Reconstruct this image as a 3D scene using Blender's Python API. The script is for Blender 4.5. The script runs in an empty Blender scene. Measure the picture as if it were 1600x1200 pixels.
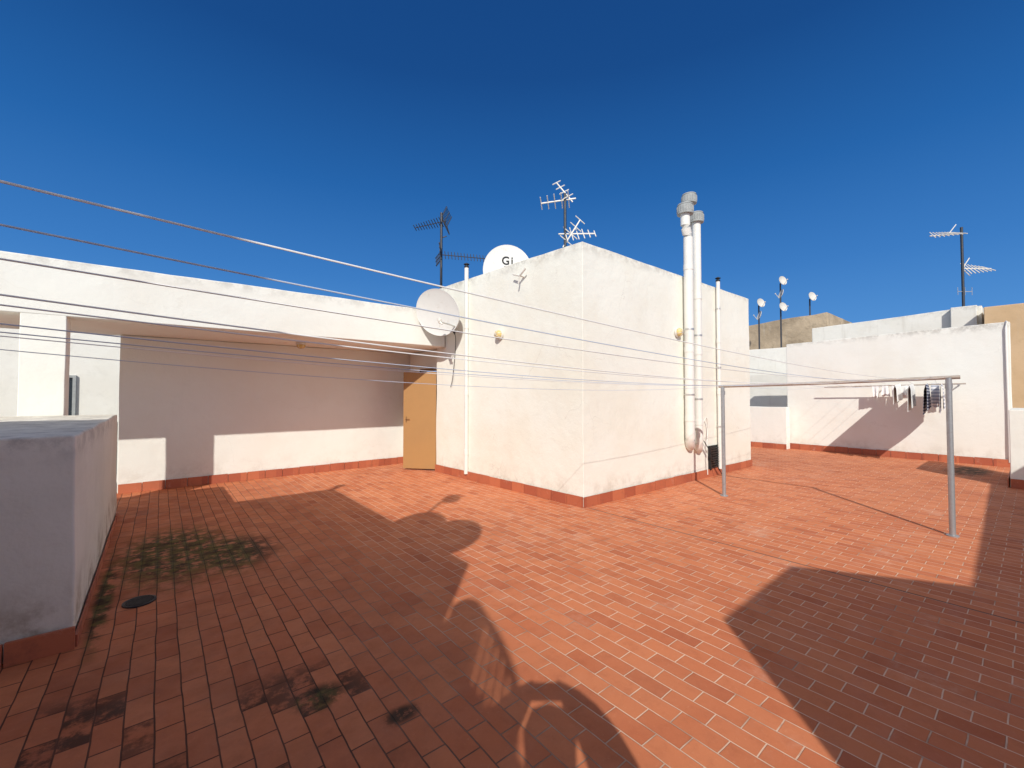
import bpy, bmesh, math, random
from mathutils import Vector, Matrix, noise
random.seed(7)
D = bpy.data
scene = bpy.context.scene
COL = scene.collection

# ------------------------------------------------------------------ materials
class NT:
    def __init__(s, name):
        s.m = D.materials.new(name); s.m.use_nodes = True
        s.t = s.m.node_tree; s.t.nodes.clear()
        s.out = s.n('ShaderNodeOutputMaterial'); s.b = s.n('ShaderNodeBsdfPrincipled')
        s.t.links.new(s.b.outputs[0], s.out.inputs[0])
        s.pos = s.n('ShaderNodeNewGeometry').outputs['Position']
        s.sep = s.n('ShaderNodeSeparateXYZ'); s.l(s.pos, s.sep.inputs[0])
    def n(s, t): return s.t.nodes.new(t)
    def l(s, a, b): s.t.links.new(a, b)
    def put(s, sock, v):
        if isinstance(v, (int, float)): sock.default_value = v
        elif isinstance(v, (tuple, list)):
            sock.default_value = tuple(v) if len(v) == len(sock.default_value) else tuple(v) + (1,)
        else: s.l(v, sock)
    def mapping(s, scale=(1, 1, 1), rot=(0, 0, 0), loc=(0, 0, 0)):
        m = s.n('ShaderNodeMapping'); s.l(s.pos, m.inputs[0])
        m.inputs['Scale'].default_value = scale; m.inputs['Rotation'].default_value = rot
        m.inputs['Location'].default_value = loc
        return m.outputs[0]
    def noise(s, scale, detail=4, rough=.55, vec=None, dist=0):
        n = s.n('ShaderNodeTexNoise'); s.l(vec or s.pos, n.inputs['Vector'])
        n.inputs['Scale'].default_value = scale; n.inputs['Detail'].default_value = detail
        n.inputs['Roughness'].default_value = rough; n.inputs['Distortion'].default_value = dist
        return n.outputs['Fac']
    def rng(s, v, a, b, c=0., d=1.):
        m = s.n('ShaderNodeMapRange'); m.interpolation_type = 'SMOOTHSTEP'
        s.put(m.inputs[0], v)
        for i, x in enumerate((a, b, c, d)): s.put(m.inputs[i + 1], x)
        return m.outputs[0]
    def math(s, op, a, b=0.):
        m = s.n('ShaderNodeMath'); m.operation = op; s.put(m.inputs[0], a); s.put(m.inputs[1], b)
        return m.outputs[0]
    def mix(s, f, a, b, mode='MIX'):
        m = s.n('ShaderNodeMix'); m.data_type = 'RGBA'; m.blend_type = mode
        s.put(m.inputs[0], f); s.put(m.inputs[6], a); s.put(m.inputs[7], b)
        return m.outputs[2]
    def bump(s, h, strength, dist, prev=None):
        b = s.n('ShaderNodeBump'); b.inputs['Strength'].default_value = strength
        b.inputs['Distance'].default_value = dist; s.put(b.inputs['Height'], h)
        if prev: s.l(prev, b.inputs['Normal'])
        return b.outputs[0]

def plaster(name, base=(.82, .785, .70), alt=(.74, .68, .57), ztop=None, stain=.5, foot=.6, crack=.35, rough=.35, mott=.45, topf=.6):
    t = NT(name)
    c = t.mix(t.rng(t.noise(.9, 5, .6), .38, .68), base, alt)
    c = t.mix(t.rng(t.noise(5, 6, .65), .5, .78, 0, mott), c, tuple(x * .84 for x in alt))
    st = t.noise(1, 5, .6, t.mapping((5, 5, .5)))
    c = t.mix(t.rng(st, .58, .82, 0, stain), c, (.46, .42, .35))
    f = t.math('MULTIPLY', t.rng(t.sep.outputs[2], .12, .5, 1, 0), t.rng(t.noise(4, 5, .7), .4, .7))
    c = t.mix(t.math('MULTIPLY', f, foot), c, (.40, .33, .25))
    if ztop is not None:
        f = t.math('MULTIPLY', t.rng(t.sep.outputs[2], ztop - .20, ztop + .02), t.rng(t.noise(6, 6, .7), .40, .64))
        c = t.mix(t.math('MULTIPLY', f, topf), c, (.36, .34, .30))
    v = t.n('ShaderNodeTexVoronoi'); v.feature = 'DISTANCE_TO_EDGE'; v.inputs['Scale'].default_value = .7
    off = t.n('ShaderNodeTexNoise'); off.inputs['Scale'].default_value = 3; off.inputs['Detail'].default_value = 6
    t.l(t.pos, off.inputs['Vector'])
    ad = t.n('ShaderNodeVectorMath'); ad.operation = 'MULTIPLY_ADD'
    t.l(off.outputs['Color'], ad.inputs[0]); ad.inputs[1].default_value = (.5, .5, .5); t.l(t.pos, ad.inputs[2])
    t.l(ad.outputs[0], v.inputs['Vector'])
    cr = t.math('MULTIPLY', t.rng(v.outputs[0], .0, .005, 1, 0), t.rng(t.noise(.8, 3), .5, .6))
    c = t.mix(t.math('MULTIPLY', cr, crack), c, (.4, .36, .3))
    t.l(c, t.b.inputs['Base Color']); t.b.inputs['Roughness'].default_value = .92
    t.b.inputs['Specular IOR Level'].default_value = .2
    nb = t.bump(t.noise(3.2, 4, .6), rough, .03)
    nb = t.bump(t.noise(38, 8, .7), rough * .8, .006, nb)
    t.l(nb, t.b.inputs['Normal'])
    return t.m

def simple(name, col, rough=.6, metal=0., var=.25, scale=9, dirt=(.2, .17, .14), dirtf=.3, bump=.1, spec=.4):
    t = NT(name)
    c = t.mix(t.rng(t.noise(scale, 5, .6), .35, .7, 0, var), col, tuple(x * .6 for x in col))
    c = t.mix(t.rng(t.noise(scale * 2.3, 6, .7), .56, .75, 0, dirtf), c, dirt)
    t.l(c, t.b.inputs['Base Color'])
    t.l(t.rng(t.noise(scale, 4), .3, .7, rough * .85, min(1, rough * 1.15)), t.b.inputs['Roughness'])
    t.b.inputs['Metallic'].default_value = metal
    t.b.inputs['Specular IOR Level'].default_value = spec
    t.l(t.bump(t.noise(scale * 6, 4), bump, .004), t.b.inputs['Normal'])
    return t.m

def floor_mat():
    t = NT('terracotta_tiles')
    off = t.n('ShaderNodeTexNoise'); off.inputs['Scale'].default_value = 2.2; off.inputs['Detail'].default_value = 3
    t.l(t.pos, off.inputs['Vector'])
    sub = t.n('ShaderNodeVectorMath'); sub.operation = 'SUBTRACT'
    t.l(off.outputs['Color'], sub.inputs[0]); sub.inputs[1].default_value = (.5, .5, .5)
    ad = t.n('ShaderNodeVectorMath'); ad.operation = 'MULTIPLY_ADD'
    t.l(sub.outputs[0], ad.inputs[0]); ad.inputs[1].default_value = (.022, .022, 0); t.l(t.pos, ad.inputs[2])
    mp = t.n('ShaderNodeMapping'); t.l(ad.outputs[0], mp.inputs[0]); mp.inputs['Rotation'].default_value = (0, 0, math.pi / 2)
    def brick(c1, c2, mort, ms, smooth=.3, bias=0):
        b = t.n('ShaderNodeTexBrick'); t.l(mp.outputs[0], b.inputs['Vector'])
        b.offset = .5; b.offset_frequency = 2; b.squash = 1
        b.inputs['Scale'].default_value = 1; b.inputs['Brick Width'].default_value = .226
        b.inputs['Row Height'].default_value = .111; b.inputs['Mortar Size'].default_value = ms
        b.inputs['Mortar Smooth'].default_value = smooth; b.inputs['Bias'].default_value = bias
        b.inputs['Color1'].default_value = (*c1, 1); b.inputs['Color2'].default_value = (*c2, 1)
        b.inputs['Mortar'].default_value = (*mort, 1)
        return b
    MS = .0038
    b = brick((.64, .220, .098), (.51, .150, .066), (.4, .2, .14), MS)
    fac = b.outputs['Fac']; c = b.outputs['Color']
    X, Y = t.sep.outputs[0], t.sep.outputs[1]
    c = t.mix(t.rng(t.noise(1.1, 5, .6), .4, .7, 0, .30), c, (.64, .245, .115))
    c = t.mix(t.rng(t.noise(9, 6, .7), .45, .75, 0, .34), c, (.37, .105, .048))
    c = t.mix(t.rng(t.noise(45, 4, .7), .55, .8, 0, .32), c, (.70, .35, .20))
    e = t.math('MULTIPLY', t.rng(t.noise(1.6, 8, .72), .54, .70), t.rng(X, 1.2, 3.2, .10, 1))
    e = t.math('MULTIPLY', e, t.rng(t.noise(14, 5, .7), .35, .65, .3, 1))
    c = t.mix(t.math('MULTIPLY', e, .32), c, (.78, .55, .42))
    mort = t.mix(t.rng(t.math('ADD', X, t.math('MULTIPLY', t.noise(1.2, 4), 2.)), 1.6, 3.2), (.10, .042, .026), (.78, .52, .37))
    mort = t.mix(t.rng(t.noise(2.5, 4, .6), .50, .64, 0, .5), mort, (.17, .06, .035))
    c = t.mix(fac, c, mort)
    g = t.math('MULTIPLY', t.rng(X, 2.6, .4), t.rng(t.noise(2.1, 6, .7), .38, .66, .25, 1))
    c = t.mix(t.math('MULTIPLY', g, .36), c, (.18, .07, .04))
    def blob(lst, inner=.35):
        tot = None
        for (x, y, rx, ry) in lst:
            cx = t.math('DIVIDE', t.math('SUBTRACT', X, x), rx); cy = t.math('DIVIDE', t.math('SUBTRACT', Y, y), ry)
            r = t.math('SQRT', t.math('ADD', t.math('MULTIPLY', cx, cx), t.math('MULTIPLY', cy, cy)))
            m = t.rng(r, inner, 1.15, 1, 0)
            tot = m if tot is None else t.math('MAXIMUM', tot, m)
        return tot
    b2 = brick((0, 0, 0), (1, 1, 1), (.5, .5, .5), MS)
    wide = brick((0, 0, 0), (0, 0, 0), (1, 1, 1), .028, 1.)
    sv = t.n('ShaderNodeSeparateColor'); t.l(b2.outputs['Color'], sv.inputs[0])
    c = t.mix(t.rng(sv.outputs[0], .92, .95, 0, .14), c, (.27, .07, .04))
    stain = t.math('MULTIPLY', t.rng(sv.outputs[0], .76, .82), blob([(.55, 2.3, .5, .45), (-.35, 2.7, .6, .5), (-.1, 2.0, .5, .5), (.2, 1.8, .7, .5)], .5))
    stain = t.math('MULTIPLY', stain, t.rng(t.noise(9, 6, .7), .38, .56))
    c = t.mix(t.math('MULTIPLY', stain, .82), c, (.03, .023, .016))
    tot = blob([(.14, 5.40, .60, 1.15), (.56, 5.05, .46, .70), (.66, 2.36, .15, .12), (.93, 1.98, .11, .07), (-.31, 4.6, .07, 1.2), (12.8, .9, 1.0, .4)], .40)
    nn = t.math('ADD', t.noise(6, 8, .76), t.math('MULTIPLY', wide.outputs['Fac'], .11))
    moss = t.math('MULTIPLY', tot, t.rng(t.math('ADD', nn, t.math('MULTIPLY', tot, .06)), .45, .58))
    mc = t.mix(t.rng(X, .60, .85), t.mix(t.rng(t.noise(10, 5, .7), .38, .62), (.018, .016, .008), (.11, .10, .026)), (.032, .026, .017))
    c = t.mix(t.math('MULTIPLY', moss, .92), c, mc)
    jx = t.math('ABSOLUTE', t.math('SUBTRACT', X, 4.56))
    j = t.math('MULTIPLY', t.rng(jx, .006, .012, 1, 0), t.rng(Y, 3.9, 3.95, 1, 0))
    c = t.mix(t.math('MULTIPLY', j, .8), c, (.06, .04, .035))
    t.l(c, t.b.inputs['Base Color'])
    t.l(t.rng(t.noise(6, 5), .3, .7, .6, .88), t.b.inputs['Roughness'])
    t.b.inputs['Specular IOR Level'].default_value = .2
    h = t.math('SUBTRACT', 1., t.math('MAXIMUM', fac, j))
    nb = t.bump(h, .9, .007)
    nb = t.bump(b2.outputs['Color'], .3, .004, nb)
    nb = t.bump(t.noise(30, 8, .7), .35, .004, nb)
    nb = t.bump(t.noise(1.3, 3, .5), .4, .03, nb)
    t.l(nb, t.b.inputs['Normal'])
    return t.m

def skirt_mat(name, axis):
    t = NT(name)
    a = t.sep.outputs[axis]
    cell = t.n('ShaderNodeTexWhiteNoise'); cell.noise_dimensions = '1D'
    t.l(t.math('FLOOR', t.math('DIVIDE', a, .285)), cell.inputs['W'])
    c = t.mix(cell.outputs['Value'], (.50, .15, .07), (.36, .09, .046))
    c = t.mix(t.rng(t.noise(9, 6, .7), .5, .75, 0, .5), c, (.24, .08, .05))
    c = t.mix(t.rng(t.noise(5, 6, .7), .60, .74, 0, .3), c, (.72, .52, .42))
    t.l(c, t.b.inputs['Base Color']); t.b.inputs['Roughness'].default_value = .6
    return t.m

M = {}
M['box'] = plaster('whitewashed_render_tower', (.83, .835, .755), (.80, .785, .685), 3.70, .12, .4, .25, .44, .18)
M['gal'] = plaster('whitewashed_render_gallery', (.84, .845, .78), (.82, .81, .735), 3.19, .06, .3, .1, .36, .12, .4)
M['blk'] = plaster('grey_white_render_block', (.80, .77, .68), (.73, .70, .61), 1.28, .12, 1.0, .1, .5, .2)
M['far'] = plaster('whitewashed_render_party_wall', (.83, .84, .78), (.805, .80, .725), 3.08, .08, .35, .1, .32, .1)
M['far2'] = plaster('white_render_neighbour', (.80, .79, .73), (.75, .73, .66), 4.0, .45, 0, .2, .3)
M['conc'] = plaster('rough_beige_masonry', (.50, .40, .28), (.33, .26, .18), None, .8, 0, .8, 1.2, .9)
M['tan'] = plaster('pale_tan_render', (.64, .46, .28), (.57, .40, .23), None, .3, 0, .2, .3)
M['behind'] = plaster('white_render_plain', (.8, .78, .70), (.74, .7, .60), None, .3, .3, .2, .3)
M['floor'] = floor_mat()
M['sx'] = skirt_mat('terracotta_skirting_along', 0)
M['sy'] = skirt_mat('terracotta_skirting_across', 1)
M['ground'] = simple('city_ground', (.22, .2, .18), .9, scale=.3)
M['pvc'] = simple('white_pvc', (.78, .77, .72), .5, 0, .12, 5, (.52, .45, .34), .3, .03)
M['cap'] = simple('weathered_grey_cowl', (.36, .38, .375), .8, 0, .4, 12, (.16, .16, .15), .5)
M['dark'] = simple('black_paint_metal', (.03, .03, .032), .5, .2, .3)
M['mast'] = simple('dark_steel_mast', (.07, .075, .085), .45, .6, .4, 14, (.2, .1, .05), .5)
M['alu'] = simple('weathered_aluminium', (.62, .62, .60), .42, .7, .3, 20, (.3, .28, .25), .4)
M['cream'] = simple('cream_plastic_antenna', (.78, .75, .68), .5, .1, .2)
M['dish'] = simple('white_enamel_dish', (.76, .75, .71), .45, 0, .10, 4, (.45, .38, .28), .35, .03)
M['dishg'] = simple('cream_faded_dish', (.66, .655, .62), .5, 0, .10, 4, (.42, .36, .28), .35, .03)
M['dishs'] = simple('small_pale_dish', (.62, .60, .55), .55, 0, .2, 8, (.4, .3, .2), .4, .03)
M['galv'] = simple('galvanised_tube', (.42, .44, .46), .45, .55, .4, 16, (.28, .15, .08), .55)
M['rust'] = simple('rusty_painted_bar', (.52, .45, .38), .6, .2, .5, 10, (.25, .11, .05), .8)
M['line'] = simple('white_plastic_clothesline', (.88, .88, .87), .5, 0, .05, dirtf=.05)
M['lineb'] = simple('pale_blue_clothesline', (.55, .62, .74), .5, 0, .05, dirtf=.05)
M['door'] = simple('ochre_brown_painted_door', (.40, .22, .085), .5, 0, .15, 2.5, (.25, .14, .06), .15, .05)
M['frame'] = simple('brown_door_frame', (.25, .13, .05), .5)
M['black'] = simple('black_plastic', (.015, .015, .017), .4)
M['amber'] = simple('yellowed_lamp_glass', (.72, .55, .22), .3, 0, .3, 25, (.3, .2, .08), .4, .05)
M['glass'] = simple('dark_window_glass', (.03, .04, .05), .15, 0, .2)
M['cloth'] = simple('dark_clothing', (.06, .07, .1), .9)
M['white'] = simple('white_cotton', (.82, .82, .80), .9, 0, .1)
def stripes(name, a, b, sc, axis=2):
    t = NT(name)
    f = t.math('FRACT', t.math('MULTIPLY', t.sep.outputs[axis], sc))
    c = t.mix(t.rng(f, .48, .52), a, b)
    t.l(c, t.b.inputs['Base Color']); t.b.inputs['Roughness'].default_value = .95
    t.l(t.bump(t.noise(60, 3), .4, .004), t.b.inputs['Normal'])
    return t.m
M['navy'] = stripes('navy_striped_towel', (.04, .05, .11), (.40, .42, .47), 15)
M['grey'] = stripes('grey_striped_towel', (.82, .82, .82), (.42, .45, .52), 13)

# ------------------------------------------------------------------ geometry helpers
def rot_to(d):
    return Vector(d).normalized().to_track_quat('Z', 'Y').to_matrix().to_4x4()

class Bm:
    def __init__(s): s.bm = bmesh.new()
    def box(s, x0, x1, y0, y1, z0, z1, mat=None):
        m = Matrix.Translation(((x0 + x1) / 2, (y0 + y1) / 2, (z0 + z1) / 2)) @ Matrix.Diagonal((x1 - x0, y1 - y0, z1 - z0, 1))
        if mat: m = mat @ m
        bmesh.ops.create_cube(s.bm, size=1, matrix=m); return s
    def cyl(s, a, b, r, r2=None, seg=12, caps=True):
        a = Vector(a); b = Vector(b); d = b - a
        m = Matrix.Translation((a + b) / 2) @ rot_to(d)
        bmesh.ops.create_cone(s.bm, cap_ends=caps, cap_tris=False, segments=seg, radius1=r, radius2=r if r2 is None else r2, depth=d.length, matrix=m)
        return s
    def ball(s, c, r, sc=(1, 1, 1), seg=16):
        bmesh.ops.create_uvsphere(s.bm, u_segments=seg, v_segments=seg // 2, radius=r, matrix=Matrix.Translation(c) @ Matrix.Diagonal((*sc, 1))); return s
    def tube(s, pts, r, seg=8):
        pts = [Vector(p) for p in pts]; rings = []
        for i, p in enumerate(pts):
            d = (pts[min(i + 1, len(pts) - 1)] - pts[max(i - 1, 0)]).normalized()
            up = Vector((0, 0, 1)) if abs(d.z) < .95 else Vector((0, 1, 0))
            u = d.cross(up).normalized(); w = u.cross(d)
            rings.append([s.bm.verts.new(p + (u * math.cos(k * 2 * math.pi / seg) + w * math.sin(k * 2 * math.pi / seg)) * r) for k in range(seg)])
        for a, b in zip(rings, rings[1:]):
            for k in range(seg): s.bm.faces.new((a[k], a[(k + 1) % seg], b[(k + 1) % seg], b[k]))
        s.bm.faces.new(rings[0][::-1]); s.bm.faces.new(rings[-1]); return s
    def lathe(s, prof, mat, seg=40):
        rings = []
        for (r, z) in prof:
            rings.append([s.bm.verts.new(mat @ Vector((max(r, .0005) * math.cos(k * 2 * math.pi / seg), max(r, .0005) * math.sin(k * 2 * math.pi / seg), z))) for k in range(seg)])
        for a, b in zip(rings, rings[1:]):
            for k in range(seg): s.bm.faces.new((a[k], a[(k + 1) % seg], b[(k + 1) % seg], b[k]))
        return s
    def prism(s, poly, z0, z1, step=.22, amp=.006, ztops=None):
        """solid wall volume with gridded faces and slightly uneven hand-plastered surface"""
        bm = s.bm; n = len(poly)
        zt = ztops or [z1] * n
        nz = max(1, int((z1 - z0) / step))
        def grid(f, nu, nv):
            vs = [[bm.verts.new(f(i / nu, j / nv)) for j in range(nv + 1)] for i in range(nu + 1)]
            for i in range(nu):
                for j in range(nv): bm.faces.new((vs[i][j], vs[i + 1][j], vs[i + 1][j + 1], vs[i][j + 1]))
        for i in range(n):
            a = Vector((*poly[i], 0)); b = Vector((*poly[(i + 1) % n], 0)); ta, tb = zt[i], zt[(i + 1) % n]
            nu = max(1, int((b - a).length / step))
            grid(lambda u, v: a.lerp(b, u) + Vector((0, 0, z0 + v * ((ta + (tb - ta) * u) - z0))), nu, nz)
        if n == 4:
            p = [Vector((*poly[i], zt[i])) for i in range(4)]; q = [Vector((*poly[i], z0)) for i in range(4)]
            nu = max(1, int((p[1] - p[0]).xy.length / step)); nv = max(1, int((p[3] - p[0]).xy.length / step))
            grid(lambda u, v: p[0].lerp(p[1], u).lerp(p[3].lerp(p[2], u), v), nu, nv)
            grid(lambda u, v: q[0].lerp(q[3], v).lerp(q[1].lerp(q[2], v), u), nu, nv)
        else:
            bm.faces.new([bm.verts.new((*p, z1)) for p in poly]); bm.faces.new([bm.verts.new((*p, z0)) for p in reversed(poly)])
        bmesh.ops.remove_doubles(bm, verts=bm.verts, dist=.004)
        bmesh.ops.recalc_face_normals(bm, faces=bm.faces)
        for v in bm.verts:
            if v.co.z > z0 + .01:
                o = noise.noise_vector(v.co * 1.3) + .5 * noise.noise_vector(v.co * 4.1)
                v.co += o * amp
        return s

def new_mesh(bld, name, mat, origin=(0, 0, 0), smooth=None, bevel=0., parent=None):
    bm = bld.bm; o = Vector(origin)
    for v in bm.verts: v.co -= o
    me = D.meshes.new(name); bm.to_mesh(me); bm.free()
    ob = D.objects.new(name, me); COL.objects.link(ob)
    me.materials.append(mat)
    if smooth is not None:
        for p in me.polygons: p.use_smooth = True
        try: me.set_sharp_from_angle(angle=math.radians(smooth))
        except Exception: pass
    if bevel:
        b = ob.modifiers.new('bevel', 'BEVEL'); b.width = bevel; b.segments = 2; b.limit_method = 'ANGLE'; b.angle_limit = math.radians(50)
        for p in me.polygons: p.use_smooth = True
        w = ob.modifiers.new('wn', 'WEIGHTED_NORMAL'); w.keep_sharp = False
    if parent: ob.parent = parent
    else: ob.location = o
    return ob

def thing(name, origin, label, cat, group=None):
    e = D.objects.new(name, None); COL.objects.link(e); e.location = origin; e.empty_display_size = .1
    e['label'] = label; e['category'] = cat
    if group: e['group'] = group
    return e
def tag(ob, label, cat, group=None):
    ob['label'] = label; ob['category'] = cat
    if group: ob['group'] = group
    return ob

# ------------------------------------------------------------------ ground + terrace
g = Bm(); g.box(-400, 400, -400, 400, -9.3, -9); ob = new_mesh(g, 'ground', M['ground']); ob['kind'] = 'structure'
g = Bm(); g.box(-7, 14.3, -7, 9.35, -.35, 0); ob = new_mesh(g, 'terrace_floor', M['floor']); ob['kind'] = 'structure'
g = Bm(); g.box(-6.9, 14.2, -6.9, 9.25, -9, -.36); ob = new_mesh(g, 'apartment_building', M['behind'])
tag(ob, 'white apartment building carrying the tiled roof terrace', 'building')

# ------------------------------------------------------------------ stair tower
T = thing('stair_tower', (4.53, 3.98, 0), 'white rendered stair tower with flat roof standing on the tiled terrace', 'building')
O = T.location.copy()
P = [(4.53, 3.98), (9.99, 3.97), (9.99, 7.75), (4.35, 7.75)]
new_mesh(Bm().prism(P, 0, 3.7, .25, .010, [3.70, 3.66, 3.68, 3.72]), 'wall', M['box'], O, bevel=.007, parent=T)
def skirt(p, q, nrm, mat, h=.145, th=.016, par=None, org=(0, 0, 0), name='skirting'):
    p = Vector((*p, 0)); q = Vector((*q, 0)); d = (q - p); L = d.length; d.normalize(); n = Vector((*nrm, 0))
    b = Bm(); k = max(1, round(L / .285))
    for i in range(k):
        a = p + d * (L * i / k + .004); c = p + d * (L * (i + 1) / k - .004)
        t = th + random.uniform(-.003, .003); hh = h + random.uniform(-.004, .004)
        vs = [a, c, c + n * t, a + n * t]
        bv = [b.bm.verts.new(v + Vector((0, 0, .001))) for v in vs]; tv = [b.bm.verts.new(v + Vector((0, 0, hh))) for v in vs]
        b.bm.faces.new(tv); b.bm.faces.new(bv[::-1])
        for j in range(4): b.bm.faces.new((bv[j], bv[(j + 1) % 4], tv[(j + 1) % 4], tv[j]))
    bmesh.ops.recalc_face_normals(b.bm, faces=b.bm.faces)
    return new_mesh(b, name, mat, org, parent=par)
skirt((4.512, 3.962), (9.98, 3.952), (0, -1), M['sx'], par=T, org=O)
skirt((4.512, 3.963), (4.332, 7.74), (-1, 0), M['sy'], par=T, org=O)
b = Bm(); b.box(4.44, 4.60, 7.76, 7.84, 0, 2.49); b.box(4.44, 4.60, 8.62, 9.14, 0, 2.49); b.box(4.44, 4.60, 7.84, 8.62, 2.07, 2.49)
new_mesh(b, 'doorway_wall', M['gal'], O, parent=T)
b = Bm(); b.box(5.6, 5.7, 7.76, 9.14, 0, 2.49); new_mesh(b, 'stairwell_wall', M['behind'], O, parent=T)
Dr = D.objects.new('door', None); COL.objects.link(Dr); Dr.parent = T; Dr.location = Vector((4.37, 7.78, 0)) - O
Dr['label'] = 'ochre brown door standing open'
ang = math.atan2(8.32 - 7.78, 3.93 - 4.37)
R = Matrix.Rotation(ang, 4, 'Z')
b = Bm(); b.box(0, .72, -.02, .02, .035, 2.02, R)
new_mesh(b, 'door_leaf', M['door'], bevel=.004, parent=Dr)
b = Bm(); b.box(.64, .665, .021, .025, .98, 1.10, R)
b.cyl(R @ Vector((.65, .022, 1.05)), R @ Vector((.65, .055, 1.05)), .008); b.cyl(R @ Vector((.66, .052, 1.05)), R @ Vector((.57, .052, 1.05)), .007)
b.cyl(R @ Vector((.65, -.022, 1.05)), R @ Vector((.65, -.055, 1.05)), .008)
new_mesh(b, 'handle', M['frame'], smooth=40, parent=Dr)
b = Bm(); b.box(4.42, 4.438, 7.84, 7.88, 0, 2.07); b.box(4.42, 4.438, 8.58, 8.62, 0, 2.07); b.box(4.42, 4.438, 7.84, 8.62, 2.072, 2.11)
new_mesh(b, 'door_frame', M['frame'], O, parent=T)
b = Bm()
for i in range(9): b.box(8.09, 8.55, 3.92, 3.960, .16 + i * .045, .185 + i * .045)
b.box(8.06, 8.09, 3.915, 3.966, .13, .58); b.box(8.55, 8.58, 3.915, 3.966, .13, .58); b.box(8.09, 8.55, 3.950, 3.966, .13, .58)
ob = new_mesh(b, 'vent_grille', M['black'], O, parent=T)

# ------------------------------------------------------------------ covered gallery
G = thing('covered_gallery', (0, 7.42, 0), 'white covered gallery with a deep fascia and a pillar', 'building'); O = G.location.copy()
new_mesh(Bm().prism([(-7, 7.42), (4.355, 7.42), (4.345, 7.66), (-7, 7.66)], 2.5, 3.19, .25, .010), 'fascia', M['gal'], O, bevel=.014, parent=G)
new_mesh(Bm().prism([(-7, 7.665), (6.5, 7.755), (6.5, 9.35), (-7, 9.35)], 2.504, 2.72, .5, .003), 'roof', M['gal'], O, bevel=.01, parent=G)
new_mesh(Bm().prism([(-.51, 9.15), (4.62, 9.15), (4.62, 9.34), (-.51, 9.34)], 0, 2.5, .25, .007), 'back_wall', M['gal'], O, bevel=.01, parent=G)
new_mesh(Bm().prism([(-1.28, 7.42), (-.90, 7.42), (-.90, 7.73), (-1.28, 7.73)], 0, 2.515, .2, .007), 'pillar', M['gal'], O, bevel=.01, parent=G)
new_mesh(Bm().prism([(-7, 9.15), (-.53, 9.15), (-.53, 9.34), (-7, 9.34)], 0, 1.12, .25, .006), 'parapet', M['gal'], O, bevel=.01, parent=G)
skirt((-.50, 9.132), (4.42, 9.132), (0, -1), M['sx'], par=G, org=O)

# ------------------------------------------------------------------ light well block
K = thing('light_well_block', (-.4, 3.79, 0), 'low grey white rendered block with flat top and red skirting', 'low wall'); O = K.location.copy()
new_mesh(Bm().prism([(-3.4, 3.79), (-.40, 3.79), (-.42, 7.41), (-3.4, 7.41)], 0, 1.30, .16, .014), 'wall', M['blk'], O, bevel=.015, parent=K)
skirt((-3.3, 3.765), (-.380, 3.765), (0, -1), M['sx'], h=.13, th=.02, par=K, org=O)
skirt((-.388, 3.768), (-.408, 7.4), (1, 0), M['sy'], h=.07, th=.012, par=K, org=O)
b = Bm(); m = Matrix.Translation((-.10, 4.28, 0))
b.lathe([(.100, .0), (.100, .010), (.085, .012), (.08, .005), (.0, .005)], m, 28)
for i in range(-3, 4):
    w = math.sqrt(.078 ** 2 - (i * .021) ** 2); b.box(-.10 - w, -.10 + w, 4.28 + i * .021 - .005, 4.28 + i * .021 + .005, .006, .011)
tag(new_mesh(b, 'floor_drain', M['dark'], (-.10, 4.28, 0)), 'round dark floor drain set in the mossy tiles', 'drain')

# ------------------------------------------------------------------ party wall + parapets
W = thing('party_wall', (14.1, .3, 0), 'tall plain white rendered wall closing the terrace', 'wall'); O = W.location.copy()
new_mesh(Bm().prism([(14.1, 4.59), (14.1, .33), (14.32, .33), (14.32, 4.59)], 0, 3.08, .25, .009, [3.02, 3.13, 3.13, 3.02]), 'wall', M['far'], O, bevel=.012, parent=W)
skirt((14.082, 4.58), (14.082, .34), (-1, 0), M['sy'], h=.16, par=W, org=O)
b = Bm(); b.tube([(14.07, .38, .1), (14.07, .38, 3.0), (14.1, .38, 3.12), (14.2, .38, 3.14)], .022, 10); new_mesh(b, 'downpipe', M['pvc'], O, smooth=50, parent=W)
W = thing('parapet_wall', (14.0, 5.5, 0), 'low white parapet beside the tall wall', 'low wall', 'terrace parapets'); O = W.location.copy()
new_mesh(Bm().prism([(13.75, 9.3), (13.75, 4.5), (14.0, 4.5), (14.0, 9.3)], 0, 1.2, .25, .008), 'wall', M['far'], O, bevel=.012, parent=W)
skirt((13.732, 9.2), (13.732, 4.5), (-1, 0), M['sy'], h=.15, par=W, org=O)
W = thing('parapet_wall', (11.0, .3, 0), 'low white parapet ending in a square corner', 'low wall', 'terrace parapets'); O = W.location.copy()
new_mesh(Bm().prism([(11.0, .05), (12.7, .05), (12.7, .3), (11.0, .3)], 0, 1.3, .2, .010), 'wall', M['far'], O, bevel=.012, parent=W)
skirt((10.984, .06), (10.984, .3), (-1, 0), M['sy'], h=.15, par=W, org=O)
skirt((11.0, .318), (12.7, .318), (0, 1), M['sx'], h=.15, par=W, org=O)

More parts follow.
